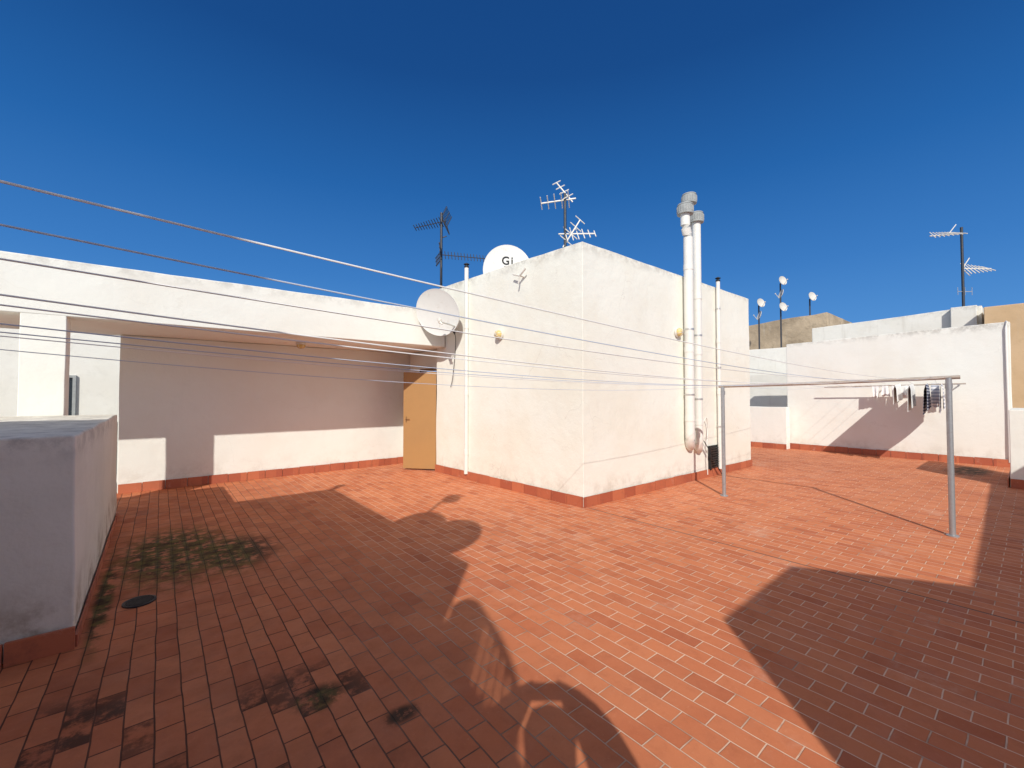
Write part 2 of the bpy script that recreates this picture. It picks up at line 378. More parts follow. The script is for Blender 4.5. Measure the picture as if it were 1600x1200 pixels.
# ------------------------------------------------------------------ neighbours
def building(name, poly, h, mat, label, extra=None, amp=.012, step=.8, ztops=None):
    c = Vector((*poly[0], -9)); e = thing(name, c, label, 'building')
    new_mesh(Bm().prism(poly, -9, h, step, amp, ztops), 'wall', mat, c, bevel=.02, parent=e)
    if extra: extra(e, c)
    return e
def win(e, c, axis, p, a0, a1, z0, z1):
    w = D.objects.new('window', None); COL.objects.link(w); w.parent = e
    f = Bm(); gl = Bm(); s = .05
    def bx(bb, a, b_, z, zz, o0, o1):
        if axis == 'x': bb.box(p - o1, p - o0, a, b_, z, zz)
        else: bb.box(a, b_, p - o1, p - o0, z, zz)
    bx(f, a0, a1, z0, z0 + s, .0, .05); bx(f, a0, a1, z1 - s, z1, .0, .05); bx(f, a0, a0 + s, z0 + s, z1 - s, .0, .05); bx(f, a1 - s, a1, z0 + s, z1 - s, .0, .05)
    bx(f, (a0 + a1) / 2 - .02, (a0 + a1) / 2 + .02, z0 + s, z1 - s, .012, .045)
    bx(gl, a0 + s, a1 - s, z0 + s, z1 - s, .012, .02)
    new_mesh(f, 'frame', M['cap'], c, parent=w); new_mesh(gl, 'pane', M['glass'], c, parent=w)
building('masonry_building', [(19.5, 9.5), (19.5, 4.95), (23, 4.95), (23, 9.5)], 4.5, M['conc'], 'rough unpainted beige masonry roof block', amp=.05, step=.45, ztops=[4.45, 4.68, 4.68, 4.45])
building('neighbour_house', [(17.2, 9.6), (17.2, 5.2), (18.8, 5.2), (18.8, 9.6)], 3.25, M['far2'], 'white neighbouring rooftop room seen over the parapet')
building('neighbour_house', [(15.8, 8.9), (15.8, 4.8), (16.6, 4.8), (16.6, 8.9)], 2.25, M['far2'], 'lower white neighbouring wall beyond the parapet')
building('neighbour_house', [(17.5, 4.9), (17.5, .9), (21.5, .9), (21.5, 4.9)], 3.98, M['far2'], 'white neighbouring building with flat roof and streaked render', ztops=[3.86, 4.02, 4.02, 3.86])
building('rooftop_pier', [(17.30, 1.50), (17.30, .98), (17.48, .98), (17.48, 1.50)], 4.02, M['far2'], 'small white rooftop pier carrying an aerial mast', step=.4)
building('tan_house', [(16.9, .84), (16.9, -6), (21, -6), (21, .84)], 3.88, M['tan'], 'pale tan rendered neighbouring house')
def exl(e, c):
    win(e, c, 'y', 12.5, -3.75, -3.0, 1.0, 2.15); win(e, c, 'y', 12.5, -1.95, -1.35, .9, 1.95)
building('neighbour_house', [(-9, 12.5), (2.5, 12.5), (2.5, 17), (-9, 17)], 3.9, M['far2'], 'white neighbouring house with dark windows behind the gallery', exl)
H = thing('roof_house', (-1.21, 0, 0), 'white rooftop house beside the terrace, clotheslines fixed to it', 'building'); O = H.location.copy()
new_mesh(Bm().prism([(-5, -.29), (-1.21, -.29), (-1.21, 3.76), (-5, 3.76)], 0, 3.5, .4, .008), 'wall', M['behind'], O, bevel=.015, parent=H)
skirt((-1.192, -.28), (-1.192, 3.74), (1, 0), M['sy'], par=H, org=O)
b = Bm()
b.cyl((-1.40, 3.55, 3.5), (-1.40, 3.55, 3.85), .05); b.cyl((-1.40, 3.55, 3.85), (-1.40, 3.55, 3.92), .09, .03)
new_mesh(b, 'chimney', M['pvc'], O, smooth=40, parent=H)
H2 = thing('stair_block', (-1.4, -.53, 0), 'white rendered stair block with black curved railing on top', 'building'); O = H2.location.copy()
new_mesh(Bm().prism([(-4, -4.5), (-2.3, -4.5), (-1.62, -1.12), (-1.38, -.50), (-4, -.50)], 0, 3.0, .4, .006), 'wall', M['behind'], O, bevel=.015, parent=H2)
b = Bm()
def rp(i):
    y = -.54 - .085 * i; x = -1.41 + (y + .54) * .387 if y > -1.12 else -1.634 + (y + 1.12) * .2
    return x, y
hs = [.14, .25, .33, .39, .43, .45, .46, .46, .45, .43, .40, .36, .30, .22]
for i, hh in enumerate(hs):
    x, y = rp(i); b.cyl((x, y, 2.98), (x, y, 3.0 + hh), .017, seg=8)
b.tube([(*rp(i), 3.0 + hh) for i, hh in enumerate(hs)], .026, 8)
new_mesh(b, 'railing', M['dark'], O, smooth=50, parent=H2)
H3 = thing('rear_house', (.07, -1.7, 0), 'white rooftop house with stepped outline behind the terrace', 'building'); O = H3.location.copy()
new_mesh(Bm().prism([(.07, -6), (2.2, -6), (2.2, -2.8), (1.49, -1.67), (.07, -1.7)], 0, 3.0, .4, .006), 'wall', M['behind'], O, bevel=.015, parent=H3)
new_mesh(Bm().prism([(2.25, -6), (10.2, -6), (10.2, -2.12), (2.25, -2.35)], 0, 2.62, .5, .006), 'annex', M['behind'], O, bevel=.015, parent=H3)

# ------------------------------------------------------------------ pipes
def arc(c, a, b, n=6):
    a, b, c = Vector(a), Vector(b), Vector(c)
    return [(a * (1 - t) ** 2 + c * 2 * t * (1 - t) + b * t * t) for t in [i / n for i in range(n + 1)]]
def vent(x, y, z0, z1, r, label, off=0., elbow=True, cap='drum'):
    e = thing('vent_pipe', (x, y, z0 if not elbow else z0 - .2), label, 'pipe', 'vent pipes on the stair tower'); o = e.location.copy()
    b = Bm(); pts = []
    if elbow:
        pts += arc((x, y, z0), (x + .10, y + .06, z0 - .08), (x, y, z0 + .14))
        pts.insert(0, Vector((x + .18, y + .10, z0 - .12)))
    else: pts.append(Vector((x, y, z0)))
    if off:
        pts += [Vector((x, y, z1 - .42)), Vector((x + off * .3, y, z1 - .36)), Vector((x + off * .8, y, z1 - .27)), Vector((x + off, y, z1 - .22))]
    pts.append(Vector((x + off, y, z1)))
    b.tube(pts, r, 20)
    zz = z0 + .35
    while zz < z1 - .5:
        b.cyl((x, y, zz), (x, y, zz + .09), r + .006, seg=20); zz += random.uniform(1.0, 1.5)
    new_mesh(b, 'pipe', M['pvc'], o, smooth=45, parent=e)
    xx = x + off
    if cap == 'drum':
        b = Bm(); R = r * 1.68
        b.lathe([(r * .9, z1 - .03), (R, z1 - .03), (R * 1.02, z1 + .0), (R * 1.02, z1 + .105), (R * .94, z1 + .115), (R * .94, z1 + .125), (R * .99, z1 + .13), (R * .92, z1 + .15), (0, z1 + .158)], Matrix.Translation((xx, y, 0)), 32)
        for k in range(20):
            a = k * math.pi / 10; b.cyl((xx + R * 1.02 * math.cos(a), y + R * 1.02 * math.sin(a), z1 + .005), (xx + R * 1.02 * math.cos(a), y + R * 1.02 * math.sin(a), z1 + .1), .006, seg=5)
        new_mesh(b, 'cowl', M['cap'], o, smooth=35, parent=e)
    else:
        b = Bm(); b.cyl((xx, y, z1 - .01), (xx, y, z1 + .02), r * 1.15, seg=16); b.cyl((xx, y, z1 + .02), (xx, y, z1 + .05), r * .7, seg=12); b.lathe([(r * 1.4, z1 + .05), (r * 1.4, z1 + .06), (0, z1 + .085)], Matrix.Translation((xx, y, 0)), 16)
        new_mesh(b, 'cowl', M['dark'], o, smooth=35, parent=e)
    zz = z0 + .8
    while zz < min(z1, 3.5) and y < 4.1:
        b = Bm(); b.cyl((x, y, zz), (x, y, zz + .03), r + .005, seg=20); b.cyl((x, y, zz + .015), (x, 4.0, zz + .0151), .012, seg=6)
        new_mesh(b, 'clamp', M['alu'], o, smooth=40, parent=e); zz += 1.15
vent(7.20, 3.86, .74, 4.76, .080, 'thick white plastic vent pipe with grey drum cowl and offset top', off=-.09)
vent(7.74, 4.12, 3.69, 5.22, .080, 'tallest white vent pipe with grey drum cowl rising from the roof', elbow=False)
vent(7.52, 3.87, .66, 4.72, .074, 'white plastic vent pipe with grey drum cowl running down the wall')
vent(8.42, 3.91, .12, 3.78, .036, 'thin white vent pipe with small black cap on the wall', elbow=False, cap='s')
vent(4.36, 6.66, .10, 3.92, .038, 'thin white vent pipe with small black cap beside the dish', elbow=False, cap='s')

# ------------------------------------------------------------------ lamps
def lamp(p, n, label):
    e = thing('bulkhead_lamp', p, label, 'lamp', 'bulkhead lamps'); m = Matrix.Translation(p) @ rot_to(n)
    b = Bm(); b.lathe([(0, 0), (.085, 0), (.09, .012), (.085, .03), (.07, .034), (0, .034)], m, 28); new_mesh(b, 'base', M['cream'], p, smooth=40, parent=e)
    b = Bm(); b.lathe([(.072, .035), (.074, .06), (.06, .085), (.035, .10), (0, .105)], m, 28)
    new_mesh(b, 'lamp_shade', M['amber'], p, smooth=60, parent=e)
    b = Bm()
    for a in range(3):
        c = [m @ Vector((.078 * math.sin(t) * math.cos(a * math.pi / 3 + .3), .078 * math.sin(t) * math.sin(a * math.pi / 3 + .3), .032 + .080 * abs(math.cos(t)))) for t in [-math.pi / 2 + k * math.pi / 12 for k in range(13)]]
        b.tube(c, .004, 5)
    new_mesh(b, 'cage', M['cream'], p, smooth=60, parent=e)
lamp((4.44, 5.74, 2.57), (-1, -.05, 0), 'round yellowed bulkhead lamp on the tower wall')
lamp((6.98, 3.965, 2.64), (0, -1, 0), 'round yellowed bulkhead lamp beside the vent pipes')
lamp((1.97, 8.5, 2.50), (0, 0, -1), 'round yellowed bulkhead lamp under the gallery ceiling')

# ------------------------------------------------------------------ dishes
def dish(base, c, n, R, label, name='satellite_dish', depth=.16, mount=None, letters=False, sq=1.08, mat='dish', low=.35, roll=0.):
    e = thing(name, base, label, 'satellite dish'); c = Vector(c); n = Vector(n).normalized()
    up = Vector((0, 0, 1)); x = up.cross(n).normalized(); y = n.cross(x)
    if roll: q = Matrix.Rotation(roll, 3, n); x = q @ x; y = q @ y
    m = Matrix(((x.x, y.x, n.x, c.x), (x.y, y.y, n.y, c.y), (x.z, y.z, n.z, c.z), (0, 0, 0, 1)))
    sc = m @ Matrix.Diagonal((1, sq, 1, 1)); dp = depth * R
    b = Bm(); K_ = 9
    prof = [(R * i / K_, dp * (i / K_) ** 2) for i in range(K_ + 1)] + [(R * 1.02, dp + .004), (R * 1.03, dp - .012), (R * .985, dp - .02)] + [(R * i / K_, dp * (i / K_) ** 2 - .014) for i in range(K_, -1, -1)]
    b.lathe(prof, sc, 48)
    new_mesh(b, 'reflector', M[mat], base, smooth=40, parent=e)
    foot = sc @ Vector((0, -R * .98, dp)); f = c + n * R * 1.05 - y * R * low
    b = Bm(); b.cyl(foot - n * .05, f, .013, seg=8); b.cyl(sc @ Vector((-R * .15, -R * .5, .0)), foot, .012, seg=6)
    new_mesh(b, 'feed_arm', M['alu'], base, smooth=40, parent=e)
    tgt = (c - f).normalized()
    b = Bm(); b.cyl(f - tgt * .03, f + tgt * .07, .03, seg=14); b.cyl(f + tgt * .07, f + tgt * .10, .036, .04, seg=14); b.cyl(f - tgt * .03, f - tgt * .03 - y * .06, .016, seg=8)
    new_mesh(b, 'feed_horn', M['cream'], base, smooth=40, parent=e)
    b = Bm(); back = c - n * .04
    b.cyl(c - n * .012, back - n * .06, R * .18, R * .12, seg=12)
    if mount:
        pts = [back - n * .06] + [Vector(p) for p in mount]
        for p, q in zip(pts, pts[1:]): b.cyl(p, q, .022, seg=10)
    new_mesh(b, 'mount', M['mast'], base, smooth=40, parent=e)
    if letters:
        for (s, size, lx, ly, sp_) in (('Gi', .235, .0, .16, 1.2), ('SEC', .08, .0, .07, 1.1)):
            cu = D.curves.new('lettering', 'FONT'); cu.body = s; cu.size = size; cu.extrude = .0015; cu.align_x = 'CENTER'; cu.offset = .004 if size > .1 else .002
            cu.space_character = sp_
            tmp = D.objects.new('tmp', cu); COL.objects.link(tmp)
            bpy.context.view_layer.update()
            me = D.meshes.new_from_object(tmp.evaluated_get(bpy.context.evaluated_depsgraph_get()))
            D.objects.remove(tmp)
            for v in me.vertices:
                X, Y = v.co.x + lx, v.co.y + ly
                rr = (X * X + (Y / sq) ** 2) / (R * R)
                w = m @ Vector((X, Y, dp * rr + .006 + v.co.z)); v.co = w - Vector(base)
            me.materials.clear(); me.materials.append(M['black'])
            o2 = D.objects.new('lettering', me); COL.objects.link(o2); o2.parent = e
    return e
dish((4.37, 7.0, 2.7), (3.97, 7.0, 3.08), (-.86, -.50, -.12), .40, 'cream faded satellite dish on a bracket on the tower wall', mount=[(4.22, 7.10, 2.95), (4.40, 7.10, 2.72)], depth=.13, mat='dishg', roll=.9, sq=1.16, low=.8)
dish((5.75, 7.15, 3.7), (5.62, 7.02, 4.14), (-.50, -.85, .06), .51, 'large white satellite dish with black lettering on the tower roof', mount=[(5.75, 7.2, 3.95), (5.75, 7.2, 3.68)], letters=True, depth=.16, low=1.0)
dish((-1.35, .95, 3.5), (-1.46, .66, 3.88), (-.45, -.7, .3), .33, 'white satellite dish standing on the house roof', mount=[(-1.45, .9, 3.75), (-1.45, .9, 3.48)])
dish((-1.3, 0.35, 3.5), (-1.22, .22, 3.80), (-.45, -.8, .2), .33, 'larger white satellite dish standing on the house roof', mount=[(-1.3, .4, 3.7), (-1.3, .4, 3.48)])
dish((-1.35, .85, 3.5), (-1.14, .80, 4.60), (-.45, -.8, .4), .13, 'tiny satellite dish on a tall thin pole', mount=[(-1.25, .85, 4.45), (-1.35, .85, 3.48)])
for (px, py, z0, zs, R, lab) in [(17.4, 6.56, 3.2, (4.97, 4.5), .17, 'two small round dishes on a pole over the neighbouring roof'),
                                 (17.6, 5.89, 3.2, (5.70, 5.22, 4.74), .17, 'pole carrying three small white dishes'),
                                 (19.6, 5.54, 4.5, (5.35,), .18, 'small dish on a short pole over the masonry block')]:
    e = thing('dish_pole', (px, py, z0), lab, 'satellite dish', 'small dishes on neighbouring roofs'); o = e.location.copy()
    b = Bm(); b.cyl((px, py, z0), (px, py, max(zs) - .05), .028, seg=8)
    for z in zs: b.cyl((px, py, z - .08), (px - .12, py - .08, z), .02, seg=6)
    new_mesh(b, 'pole', M['mast'], o, smooth=40, parent=e)
    for k_, z in enumerate(zs):
        b = Bm(); n = Vector((-.45, (-1.0, .55, -1.0)[k_ % 3], .25)).normalized(); m = Matrix.Translation((px - .14, py - .1, z)) @ rot_to(n)
        b.lathe([(R * i / 5, .05 * (i / 5) ** 2) for i in range(6)] + [(R * i / 5, .05 * (i / 5) ** 2 - .012) for i in range(5, -1, -1)], m, 24)
        b.cyl(m @ Vector((0, -R, .04)), m @ Vector((0, -R * .3, .22)), .009, seg=5); b.ball(m @ Vector((0, -R * .3, .22)), .024, seg=8)
        new_mesh(b, 'reflector', M['dishs'], o, smooth=50, parent=e)

# ------------------------------------------------------------------ aerials
def yagi(b, o, d, L, n, w, up=(0, 0, 1), tilt=0, r=.005, taper=.6, refl=0, rb=.010):
    o = Vector(o); d = Vector(d).normalized(); side = d.cross(Vector(up)).normalized()
    if tilt: side = Matrix.Rotation(tilt, 3, d) @ side
    b.cyl(o - d * .12, o + d * L, rb, seg=6)
    for i in range(n):
        p = o + d * (L * i / (n - 1)); ww = w * (1 - (1 - taper) * i / (n - 1))
        b.cyl(p - side * ww / 2, p + side * ww / 2, r, seg=5)
    up2 = side.cross(d)
    if refl:
        for sgn in (1, -1):
            for k in range(7):
                p = o - d * .08 + up2 * sgn * (.03 + k * refl / 7) - d * (k * .012)
                b.cyl(p - side * w * .6, p + side * w * .6, r * .8, seg=5)
            for q in (-.5, 0, .5): b.cyl(o - d * .08 + side * q * w, o - d * .165 + side * q * w + up2 * sgn * refl, r, seg=5)
F = Vector((.633, .774, 0)); Rt = Vector((.774, -.633, 0))
o = (4.65, 8.1, 2.72); e = thing('aerial_mast', o, 'dark steel mast with two grid television aerials on the gallery roof', 'antenna', 'television aerials')
b = Bm(); b.cyl(o, (4.65, 8.1, 5.50), .028, seg=10); b.cyl((4.65, 8.1, 2.72), (4.65, 8.1, 2.76), .08, seg=12); new_mesh(b, 'mast', M['mast'], o, smooth=40, parent=e)
b = Bm(); yagi(b, (4.62, 8.06, 5.28), -Rt + F * .25 + Vector((0, 0, -.12)), .62, 11, .26, tilt=.5, r=.0085, refl=.28)
new_mesh(b, 'aerial', M['mast'], o, parent=e)
b = Bm(); yagi(b, (4.72, 8.06, 4.58), Rt + F * .35 + Vector((0, 0, .02)), 1.0, 15, .2, tilt=1.2, r=.0085, taper=.8, refl=.26)
b.cyl((4.65, 8.1, 4.95), (4.75, 8.05, 5.0), .012, seg=6)
new_mesh(b, 'aerial', M['mast'], o, parent=e)
o = (5.15, 4.9, 3.69); e = thing('aerial_mast', o, 'dark mast with cream television aerials on the tower roof', 'antenna', 'television aerials')
b = Bm(); b.cyl(o, (5.15, 4.9, 4.90), .024, seg=10); new_mesh(b, 'mast', M['mast'], o, smooth=40, parent=e)
Z = Vector((0, 0, 1))
c0 = Vector((5.15, 4.9, 4.80)); b = Bm()
yagi(b, c0 + Rt * .06 - Z * .0, -Rt + F * .2 - Z * .06, .46, 5, .30, tilt=.62, r=.009, taper=.75, rb=.014)
yagi(b, c0 + Rt * .05 + Z * .05, -Rt * .62 + Z * .75, .30, 4, .26, up=F, tilt=.5, r=.009, taper=.8, rb=.012)
new_mesh(b, 'aerial', M['cream'], o, parent=e)
c0 = Vector((5.17, 4.88, 4.22)); b = Bm()
yagi(b, c0 - Rt * .02, Rt + F * .1 + Z * .05, .50, 6, .40, tilt=.95, r=.009, taper=.4, rb=.013)
yagi(b, c0 - Z * .12, Rt * .5 + Z * .8, .42, 4, .30, up=F, tilt=.4, r=.009, taper=.7, rb=.012)
b.cyl(c0 - Rt * .1 + Vector((0, 0, -.28)), c0 + Rt * .12 + Vector((0, 0, -.24)), .010, seg=6)
new_mesh(b, 'aerial', M['cream'], o, parent=e)
MX, MY = 17.38, 1.24
o = (MX, MY, 4.0); e = thing('aerial_mast', o, 'dark mast with pale aerials on the neighbouring roof', 'antenna', 'television aerials')
b = Bm(); b.cyl(o, (MX, MY, 6.27), .032, seg=10); new_mesh(b, 'mast', M['mast'], o, smooth=40, parent=e)
c0 = Vector((MX, MY, 6.10))
b = Bm(); b.cyl(c0 + Rt * .1, c0 - Rt * .9 + Vector((0, 0, -.08)), .016, seg=6)
for i in range(8):
    p = c0 - Rt * (.105 * i + .08) + Vector((0, 0, -.008 * i)); k = .3 - .02 * i
    b.cyl(p - F * k - Rt * .08 + Vector((0, 0, -.12)), p + F * k + Rt * .08 + Vector((0, 0, .14)), .013, seg=5)
b.cyl(c0 - Rt * .35, c0 - Rt * .15 + Vector((0, 0, .25)), .012, seg=5)
new_mesh(b, 'aerial', M['cream'], o, parent=e)
c0 = Vector((MX, MY, 5.1)); b = Bm(); b.cyl(c0, c0 + Rt * .8, .014, seg=6)
for i in range(7):
    p = c0 + Rt * (.105 * i + .1); k = 1.2 - .09 * i
    b.cyl(p - F * .2 + (Rt * -.05 + Vector((0, 0, -.17))) * k, p + F * .2 + (Rt * .05 + Vector((0, 0, .17))) * k, .013, seg=5)
b.cyl(c0, c0 + Rt * .2 + Vector((0, 0, .3)), .012, seg=5); b.cyl(c0, c0 + Rt * .2 + Vector((0, 0, -.2)), .012, seg=5)
new_mesh(b, 'aerial', M['cream'], o, parent=e)
c0 = Vector((MX, MY, 4.45)); b = Bm(); b.cyl(c0 - Rt * .15, c0 + Rt * .25, .010, seg=6)
for s_ in (-.15, .05, .25): b.cyl(c0 + Rt * s_ - Vector((0, 0, .10)), c0 + Rt * s_ + Vector((0, 0, .12)), .007, seg=5)
new_mesh(b, 'aerial', M['alu'], o, parent=e)
o = Vector((4.50, 5.16, 3.44)); b = Bm(); q = o + Vector((-.12, 0, 0))
b.cyl(o + Vector((.03, 0, 0)), q, .012, seg=8); b.cyl(q, q + Vector((0, .16, .06)), .014, seg=8); b.cyl(q, q + Vector((0, -.15, .09)), .014, seg=8); b.cyl(q, q + Vector((0, .03, -.12)), .012, seg=8)
tag(new_mesh(b, 'wall_bracket', M['cream'], o, smooth=40), 'small white three armed bracket on the tower wall', 'bracket')
def cable(pts, r, mat, label):
    P_ = [Vector(p) for p in pts]; out = []
    for i in range(len(P_) - 1):
        p0 = P_[max(i - 1, 0)]; p1 = P_[i]; p2 = P_[i + 1]; p3 = P_[min(i + 2, len(P_) - 1)]
        for k in range(8):
            t = k / 8; out.append(.5 * ((2 * p1) + (p2 - p0) * t + (2 * p0 - 5 * p1 + 4 * p2 - p3) * t * t + (3 * p1 - p0 - 3 * p2 + p3) * t ** 3))
    out.append(P_[-1]); b = Bm(); b.tube(out, r, 6)
    return tag(new_mesh(b, 'cable', mat, pts[0], smooth=60), label, 'cable', 'aerial cables')
cable([(4.15, 7.1, 2.85), (4.30, 6.98, 2.72), (4.37, 7.06, 2.45), (4.35, 7.12, 1.9), (4.352, 7.2, 1.7)], .006, M['black'], 'thin black cable hanging from the satellite dish')
cable([(7.75, 3.94, .95), (7.86, 3.90, 1.12), (7.98, 3.93, .9), (7.9, 3.91, .55), (7.94, 3.92, .06)], .009, M['pvc'], 'looped pale cable beside the vent pipes')
cable([(7.82, 3.93, .7), (7.95, 3.88, .5), (8.0, 3.8, .3), (8.1, 3.7, .02)], .007, M['black'], 'black cable trailing from the wall to the floor')
cable([(4.65, 8.08, 4.4), (4.62, 8.05, 3.9), (4.68, 8.0, 3.4), (4.7, 7.9, 3.2)], .006, M['black'], 'black cable running down the aerial mast')

# ------------------------------------------------------------------ drying frame + lines
e = thing('drying_frame', (6.73, 1.83, 0), 'galvanised steel clothesline frame with rusty top bar on two posts', 'clothesline frame'); o = e.location.copy()
for (x, y, zt) in ((6.75, .61, 1.74), (6.71, 3.06, 1.67)):
    b = Bm(); b.cyl((x, y, 0), (x - .01, y, zt), .027, seg=16); b.cyl((x, y, 0), (x, y, .012), .055, seg=16); b.cyl((x, y, zt - .12), (x, y, zt - .06), .032, seg=16)
    new_mesh(b, 'post', M['galv'], o, smooth=40, parent=e)
b = Bm(); b.tube([(6.745, .52, 1.745), (6.735, 1.2, 1.722), (6.725, 2.0, 1.70), (6.712, 3.12, 1.68)], .021, 12)
new_mesh(b, 'top_bar', M['rust'], o, smooth=50, parent=e)
e = thing('wall_airer', (14.1, 2.3, 1.7), 'white steel airer bar held off the tall wall on brackets', 'clothesline frame'); o = e.location.copy()
b = Bm(); b.cyl((13.8, .98, 1.80), (13.8, 3.6, 1.755), .016, seg=12); new_mesh(b, 'bar', M['rust'], o, smooth=40, parent=e)
for y in (1.1, 2.35):
    b = Bm(); b.cyl((14.11, y, 1.775), (13.79, y, 1.775), .014, seg=8); new_mesh(b, 'bracket', M['galv'], o, smooth=40, parent=e)
Ys = [.585, .73, .98, 1.25, 1.8, 2.4, 2.95, 1.5, 2.1]
def line_pt(i, x):
    y0 = Ys[i]; y2 = 1.2 + (y0 - .56) / 2.39 * 2.2; zr = 1.762 - .026 * (y0 - .56)
    if x <= 6.73:
        t = (x + 1.21) / 7.94; sg = .13 + .02 * math.sin(i * 2.3)
        return Vector((x, y0 + .02 * math.sin(i * 5) * (1 - t), (1.81 + .015 * math.sin(i * 3.1)) * (1 - t) + zr * t - 4 * sg * t * (1 - t)))
    t = (x - 6.73) / 7.07
    return Vector((x, y0 * (1 - t) + y2 * t, zr * (1 - t) + 1.80 * t - 4 * .08 * t * (1 - t)))
for i in range(len(Ys)):
    pts = [line_pt(i, -1.21 + k * (15.01 / 60)) for k in range(61)]
    wh = i in (0, 2, 3, 5, 7)
    b = Bm(); b.tube(pts, .0013 if i < 2 else (.0016 if i == 2 else .0021), 6)
    tag(new_mesh(b, 'clothesline', M['line'] if wh else M['lineb'], pts[0], smooth=60),
        'thin white clothesline stretched over the terrace' if wh else 'thin pale blue clothesline stretched over the terrace', 'clothesline', 'clotheslines over the terrace')

def hang(pf, a0, a1, drop, mat, name, label, grp=None, nrm=(0, 1, 0), flare=0.):
    """cloth folded over a line; pf(s) gives the line point"""
    b = Bm(); nu = 14; nv = 12; V = []; nrm = Vector(nrm); ph = random.uniform(0, 6)
    dr = (pf(a1) - pf(a0)).normalized()
    for a in range(nu + 1):
        row = []
        for k in range(nv + 1):
            u = a / nu; v = k / nv * 2 - 1; p = pf(a0 + (a1 - a0) * u)
            dz = drop * (1 if v > 0 else .85) * abs(v)
            p = p + nrm * ((.022 + .012 * abs(v)) * max(-1, min(1, v * 6)) + .018 * abs(v) * math.sin(u * 9 + ph)) + dr * (u - .5) * flare * abs(v)
            p.z += .022 * (1 - min(1, abs(v) * 5)) - dz - .015 * math.sin(u * 7 + ph) * abs(v)
            row.append(b.bm.verts.new(p))
        V.append(row)
    for a in range(nu):
        for k in range(nv): b.bm.faces.new((V[a][k], V[a + 1][k], V[a + 1][k + 1], V[a][k + 1]))
    o = pf((a0 + a1) / 2)
    return tag(new_mesh(b, name, mat, o, smooth=80), label, 'laundry', grp)
GL = 'laundry on the clotheslines'
hang(lambda x: line_pt(1, x), 12.4, 13.72, .60, M['grey'], 'towel', 'pale striped towel hanging on a clothesline', GL)
hang(lambda x: line_pt(2, x), 12.4, 13.70, .60, M['navy'], 'towel', 'navy striped towel hanging on a clothesline', GL)
hang(lambda x: line_pt(3, x), 12.4, 13.72, .56, M['white'], 'towel', 'white towel hanging on a clothesline', GL)
hang(lambda x: line_pt(7, x), 12.4, 13.72, .40, M['white'], 'towel', 'white towel hanging on a clothesline', GL)
barp = lambda y: Vector((13.8, y, 1.80 - .017 * (y - .98)))
hang(barp, 1.40, 1.54, .52, M['grey'], 'towel', 'pale striped towel folded over the airer bar', GL, (1, 0, 0))
for (y, w, dr, fl) in ((1.90, .14, .30, .03), (2.10, .13, .34, -.04), (2.29, .11, .26, .05), (2.46, .14, .30, -.05), (1.20, .10, .38, 0)):
    hang(barp, y, y + w, dr, M['white'], 'small_cloth', 'small white cloth pegged on the airer bar', GL, (1, 0, 0), fl)

# ------------------------------------------------------------------ photographer (only the shadow is seen)
def pt(f, r, z): v = F * f + Rt * r; return (v.x, v.y, z)
J = {'pel': (pt(-.42, 0, .95), .18), 'waist': (pt(-.42, 0, 1.12), .18), 'chest': (pt(-.42, 0, 1.30), .21), 'neck': (pt(-.40, 0, 1.47), .10), 'jaw': (pt(-.34, 0, 1.57), .12), 'head': (pt(-.34, 0, 1.66), .145), 'crown': (pt(-.35, 0, 1.74), .11)}
E = [('pel', 'waist'), ('waist', 'chest'), ('chest', 'neck'), ('neck', 'jaw'), ('jaw', 'head'), ('head', 'crown')]
for s, k in ((1, 'r'), (-1, 'l')):
    J.update({'sh' + k: (pt(-.42, .22 * s, 1.40), .12), 'el' + k: (pt(-.25, .31 * s, 1.36), .125), 'wr' + k: (pt(-.13, .20 * s, 1.57), .095), 'ha' + k: (pt(-.10, .12 * s, 1.63), .08),
              'hi' + k: (pt(-.42, .10 * s, .88), .11), 'kn' + k: (pt(-.40, .13 * s, .48), .07), 'an' + k: (pt(-.44, .14 * s, .09), .05), 'to' + k: (pt(-.26, .17 * s, .035), .032)})
    E += [('chest', 'sh' + k), ('sh' + k, 'el' + k), ('el' + k, 'wr' + k), ('wr' + k, 'ha' + k), ('pel', 'hi' + k), ('hi' + k, 'kn' + k), ('kn' + k, 'an' + k), ('an' + k, 'to' + k)]
    for q in range(4):
        n1, n2 = 'f%d%s' % (q, k), 'g%d%s' % (q, k)
        J[n1] = (pt(-.055, (.094) * s, 1.680 - .018 * q), .011); J[n2] = (pt(-.040, (.060 - .003 * q) * s, 1.688 - .018 * q), .010)
        E += [('ha' + k, n1), (n1, n2)]
    J['t1' + k] = (pt(-.10, .075 * s, 1.64), .011); J['t2' + k] = (pt(-.075, .05 * s, 1.655), .009); E += [('ha' + k, 't1' + k), ('t1' + k, 't2' + k)]
ks = list(J); me = D.meshes.new('person'); me.from_pydata([J[k][0] for k in ks], [(ks.index(a), ks.index(c)) for a, c in E], [])
per = D.objects.new('person', me); COL.objects.link(per); me.materials.append(M['cloth'])
sk = per.modifiers.new('skin', 'SKIN')
lay = me.skin_vertices[0].data if len(me.skin_vertices) else None
if lay:
    for i, k in enumerate(ks): lay[i].radius = (J[k][1],) * 2
    lay[0].use_root = True
ss = per.modifiers.new('sub', 'SUBSURF'); ss.levels = 1; ss.render_levels = 1
tag(per, 'person in dark clothes standing and holding up a phone', 'person')
b = Bm(); m = Matrix.Translation(pt(-.055, 0, 1.64)) @ Matrix.Rotation(math.radians(-39.3), 4, 'Z'); b.box(-.09, .09, -.004, .004, -.05, .05, m)
tag(new_mesh(b, 'phone', M['black'], (0, 0, 0), bevel=.003), 'black phone held up in both hands', 'phone')

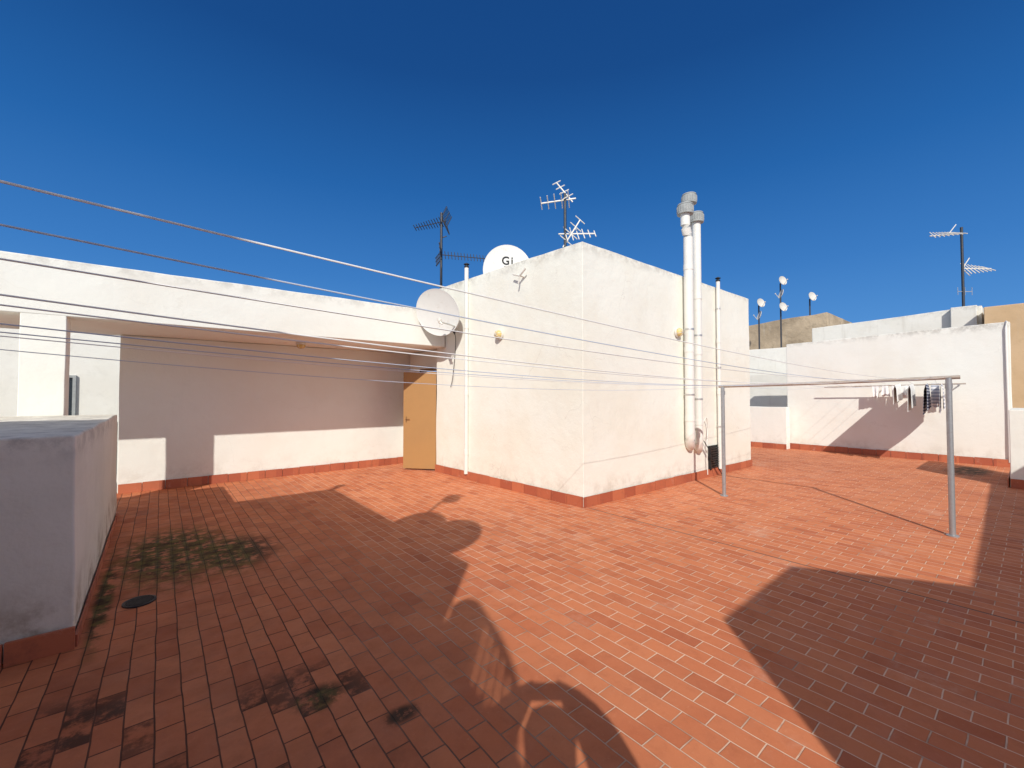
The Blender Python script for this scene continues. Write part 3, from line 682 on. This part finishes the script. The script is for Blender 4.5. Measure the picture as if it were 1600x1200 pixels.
# ------------------------------------------------------------------ camera, light, sky
cam = D.cameras.new('camera'); co = D.objects.new('camera', cam); COL.objects.link(co)
co.location = (0, 0, 1.55); co.rotation_euler = (math.radians(90 + 1.45), 0, math.radians(-39.3))
cam.sensor_width = 36; cam.lens = 36 * 670 / 1600; cam.clip_start = .02; cam.clip_end = 2000
scene.camera = co
L = Vector((.95, 1, -.966)).normalized()
sd = D.lights.new('sun', 'SUN'); sd.energy = 4.0; sd.angle = math.radians(.5); sd.color = (1, .96, .885)
so = D.objects.new('sun', sd); COL.objects.link(so); so.rotation_euler = L.to_track_quat('-Z', 'Y').to_euler(); so.location = (-5, -6, 9)
w = D.worlds.new('World'); scene.world = w; w.use_nodes = True; nt = w.node_tree
bg = nt.nodes['Background']; sky = nt.nodes.new('ShaderNodeTexSky'); sky.sky_type = 'NISHITA'; sky.sun_disc = False
sky.sun_elevation = math.asin(-L.z); sky.sun_rotation = math.atan2(-L.x, -L.y) % (2 * math.pi)
sky.altitude = 0; sky.air_density = 1.0; sky.dust_density = .3; sky.ozone_density = 3.0
# clear deep-blue sky: colour of the air by elevation, blended with the physical sky, plus an added warm glow sunward that fills the shadows
tc = nt.nodes.new('ShaderNodeTexCoord'); sp = nt.nodes.new('ShaderNodeSeparateXYZ'); nt.links.new(tc.outputs['Generated'], sp.inputs[0])
ramp = nt.nodes.new('ShaderNodeValToRGB'); nt.links.new(sp.outputs[2], ramp.inputs[0])
st = [(0., (.105, .33, .72)), (.12, (.072, .27, .66)), (.25, (.038, .195, .55)), (.42, (.014, .125, .41)), (.60, (.006, .068, .26)), (1., (.003, .035, .16))]
el = ramp.color_ramp.elements
el[0].position = st[0][0]; el[0].color = (*st[0][1], 1); el[1].position = 1; el[1].color = (*st[-1][1], 1)
for p_, c_ in st[1:-1]:
    q_ = el.new(p_); q_.color = (*c_, 1)
sc_ = nt.nodes.new('ShaderNodeVectorMath'); sc_.operation = 'SCALE'; sc_.inputs['Scale'].default_value = 1 / .09
nt.links.new(ramp.outputs[0], sc_.inputs[0])
mx = nt.nodes.new('ShaderNodeMix'); mx.data_type = 'RGBA'; mx.inputs[0].default_value = .94
nt.links.new(sky.outputs[0], mx.inputs[6]); nt.links.new(sc_.outputs[0], mx.inputs[7])
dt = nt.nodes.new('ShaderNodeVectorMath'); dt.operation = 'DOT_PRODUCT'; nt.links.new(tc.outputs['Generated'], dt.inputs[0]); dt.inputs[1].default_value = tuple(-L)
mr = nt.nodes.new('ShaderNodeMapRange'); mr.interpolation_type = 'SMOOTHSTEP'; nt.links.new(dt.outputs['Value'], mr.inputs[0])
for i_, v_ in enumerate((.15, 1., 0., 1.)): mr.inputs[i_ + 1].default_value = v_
fill_glow = nt.nodes.new('ShaderNodeVectorMath'); fill_glow.operation = 'SCALE'; fill_glow.inputs[0].default_value = (.62 / .09, .54 / .09, .40 / .09); nt.links.new(mr.outputs[0], fill_glow.inputs['Scale'])
ad = nt.nodes.new('ShaderNodeVectorMath'); ad.operation = 'ADD'; nt.links.new(mx.outputs[2], ad.inputs[0]); nt.links.new(fill_glow.outputs[0], ad.inputs[1])
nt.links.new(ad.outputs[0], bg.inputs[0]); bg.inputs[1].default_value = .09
scene.view_settings.view_transform = 'Standard'; scene.view_settings.look = 'None'; scene.view_settings.exposure = 0
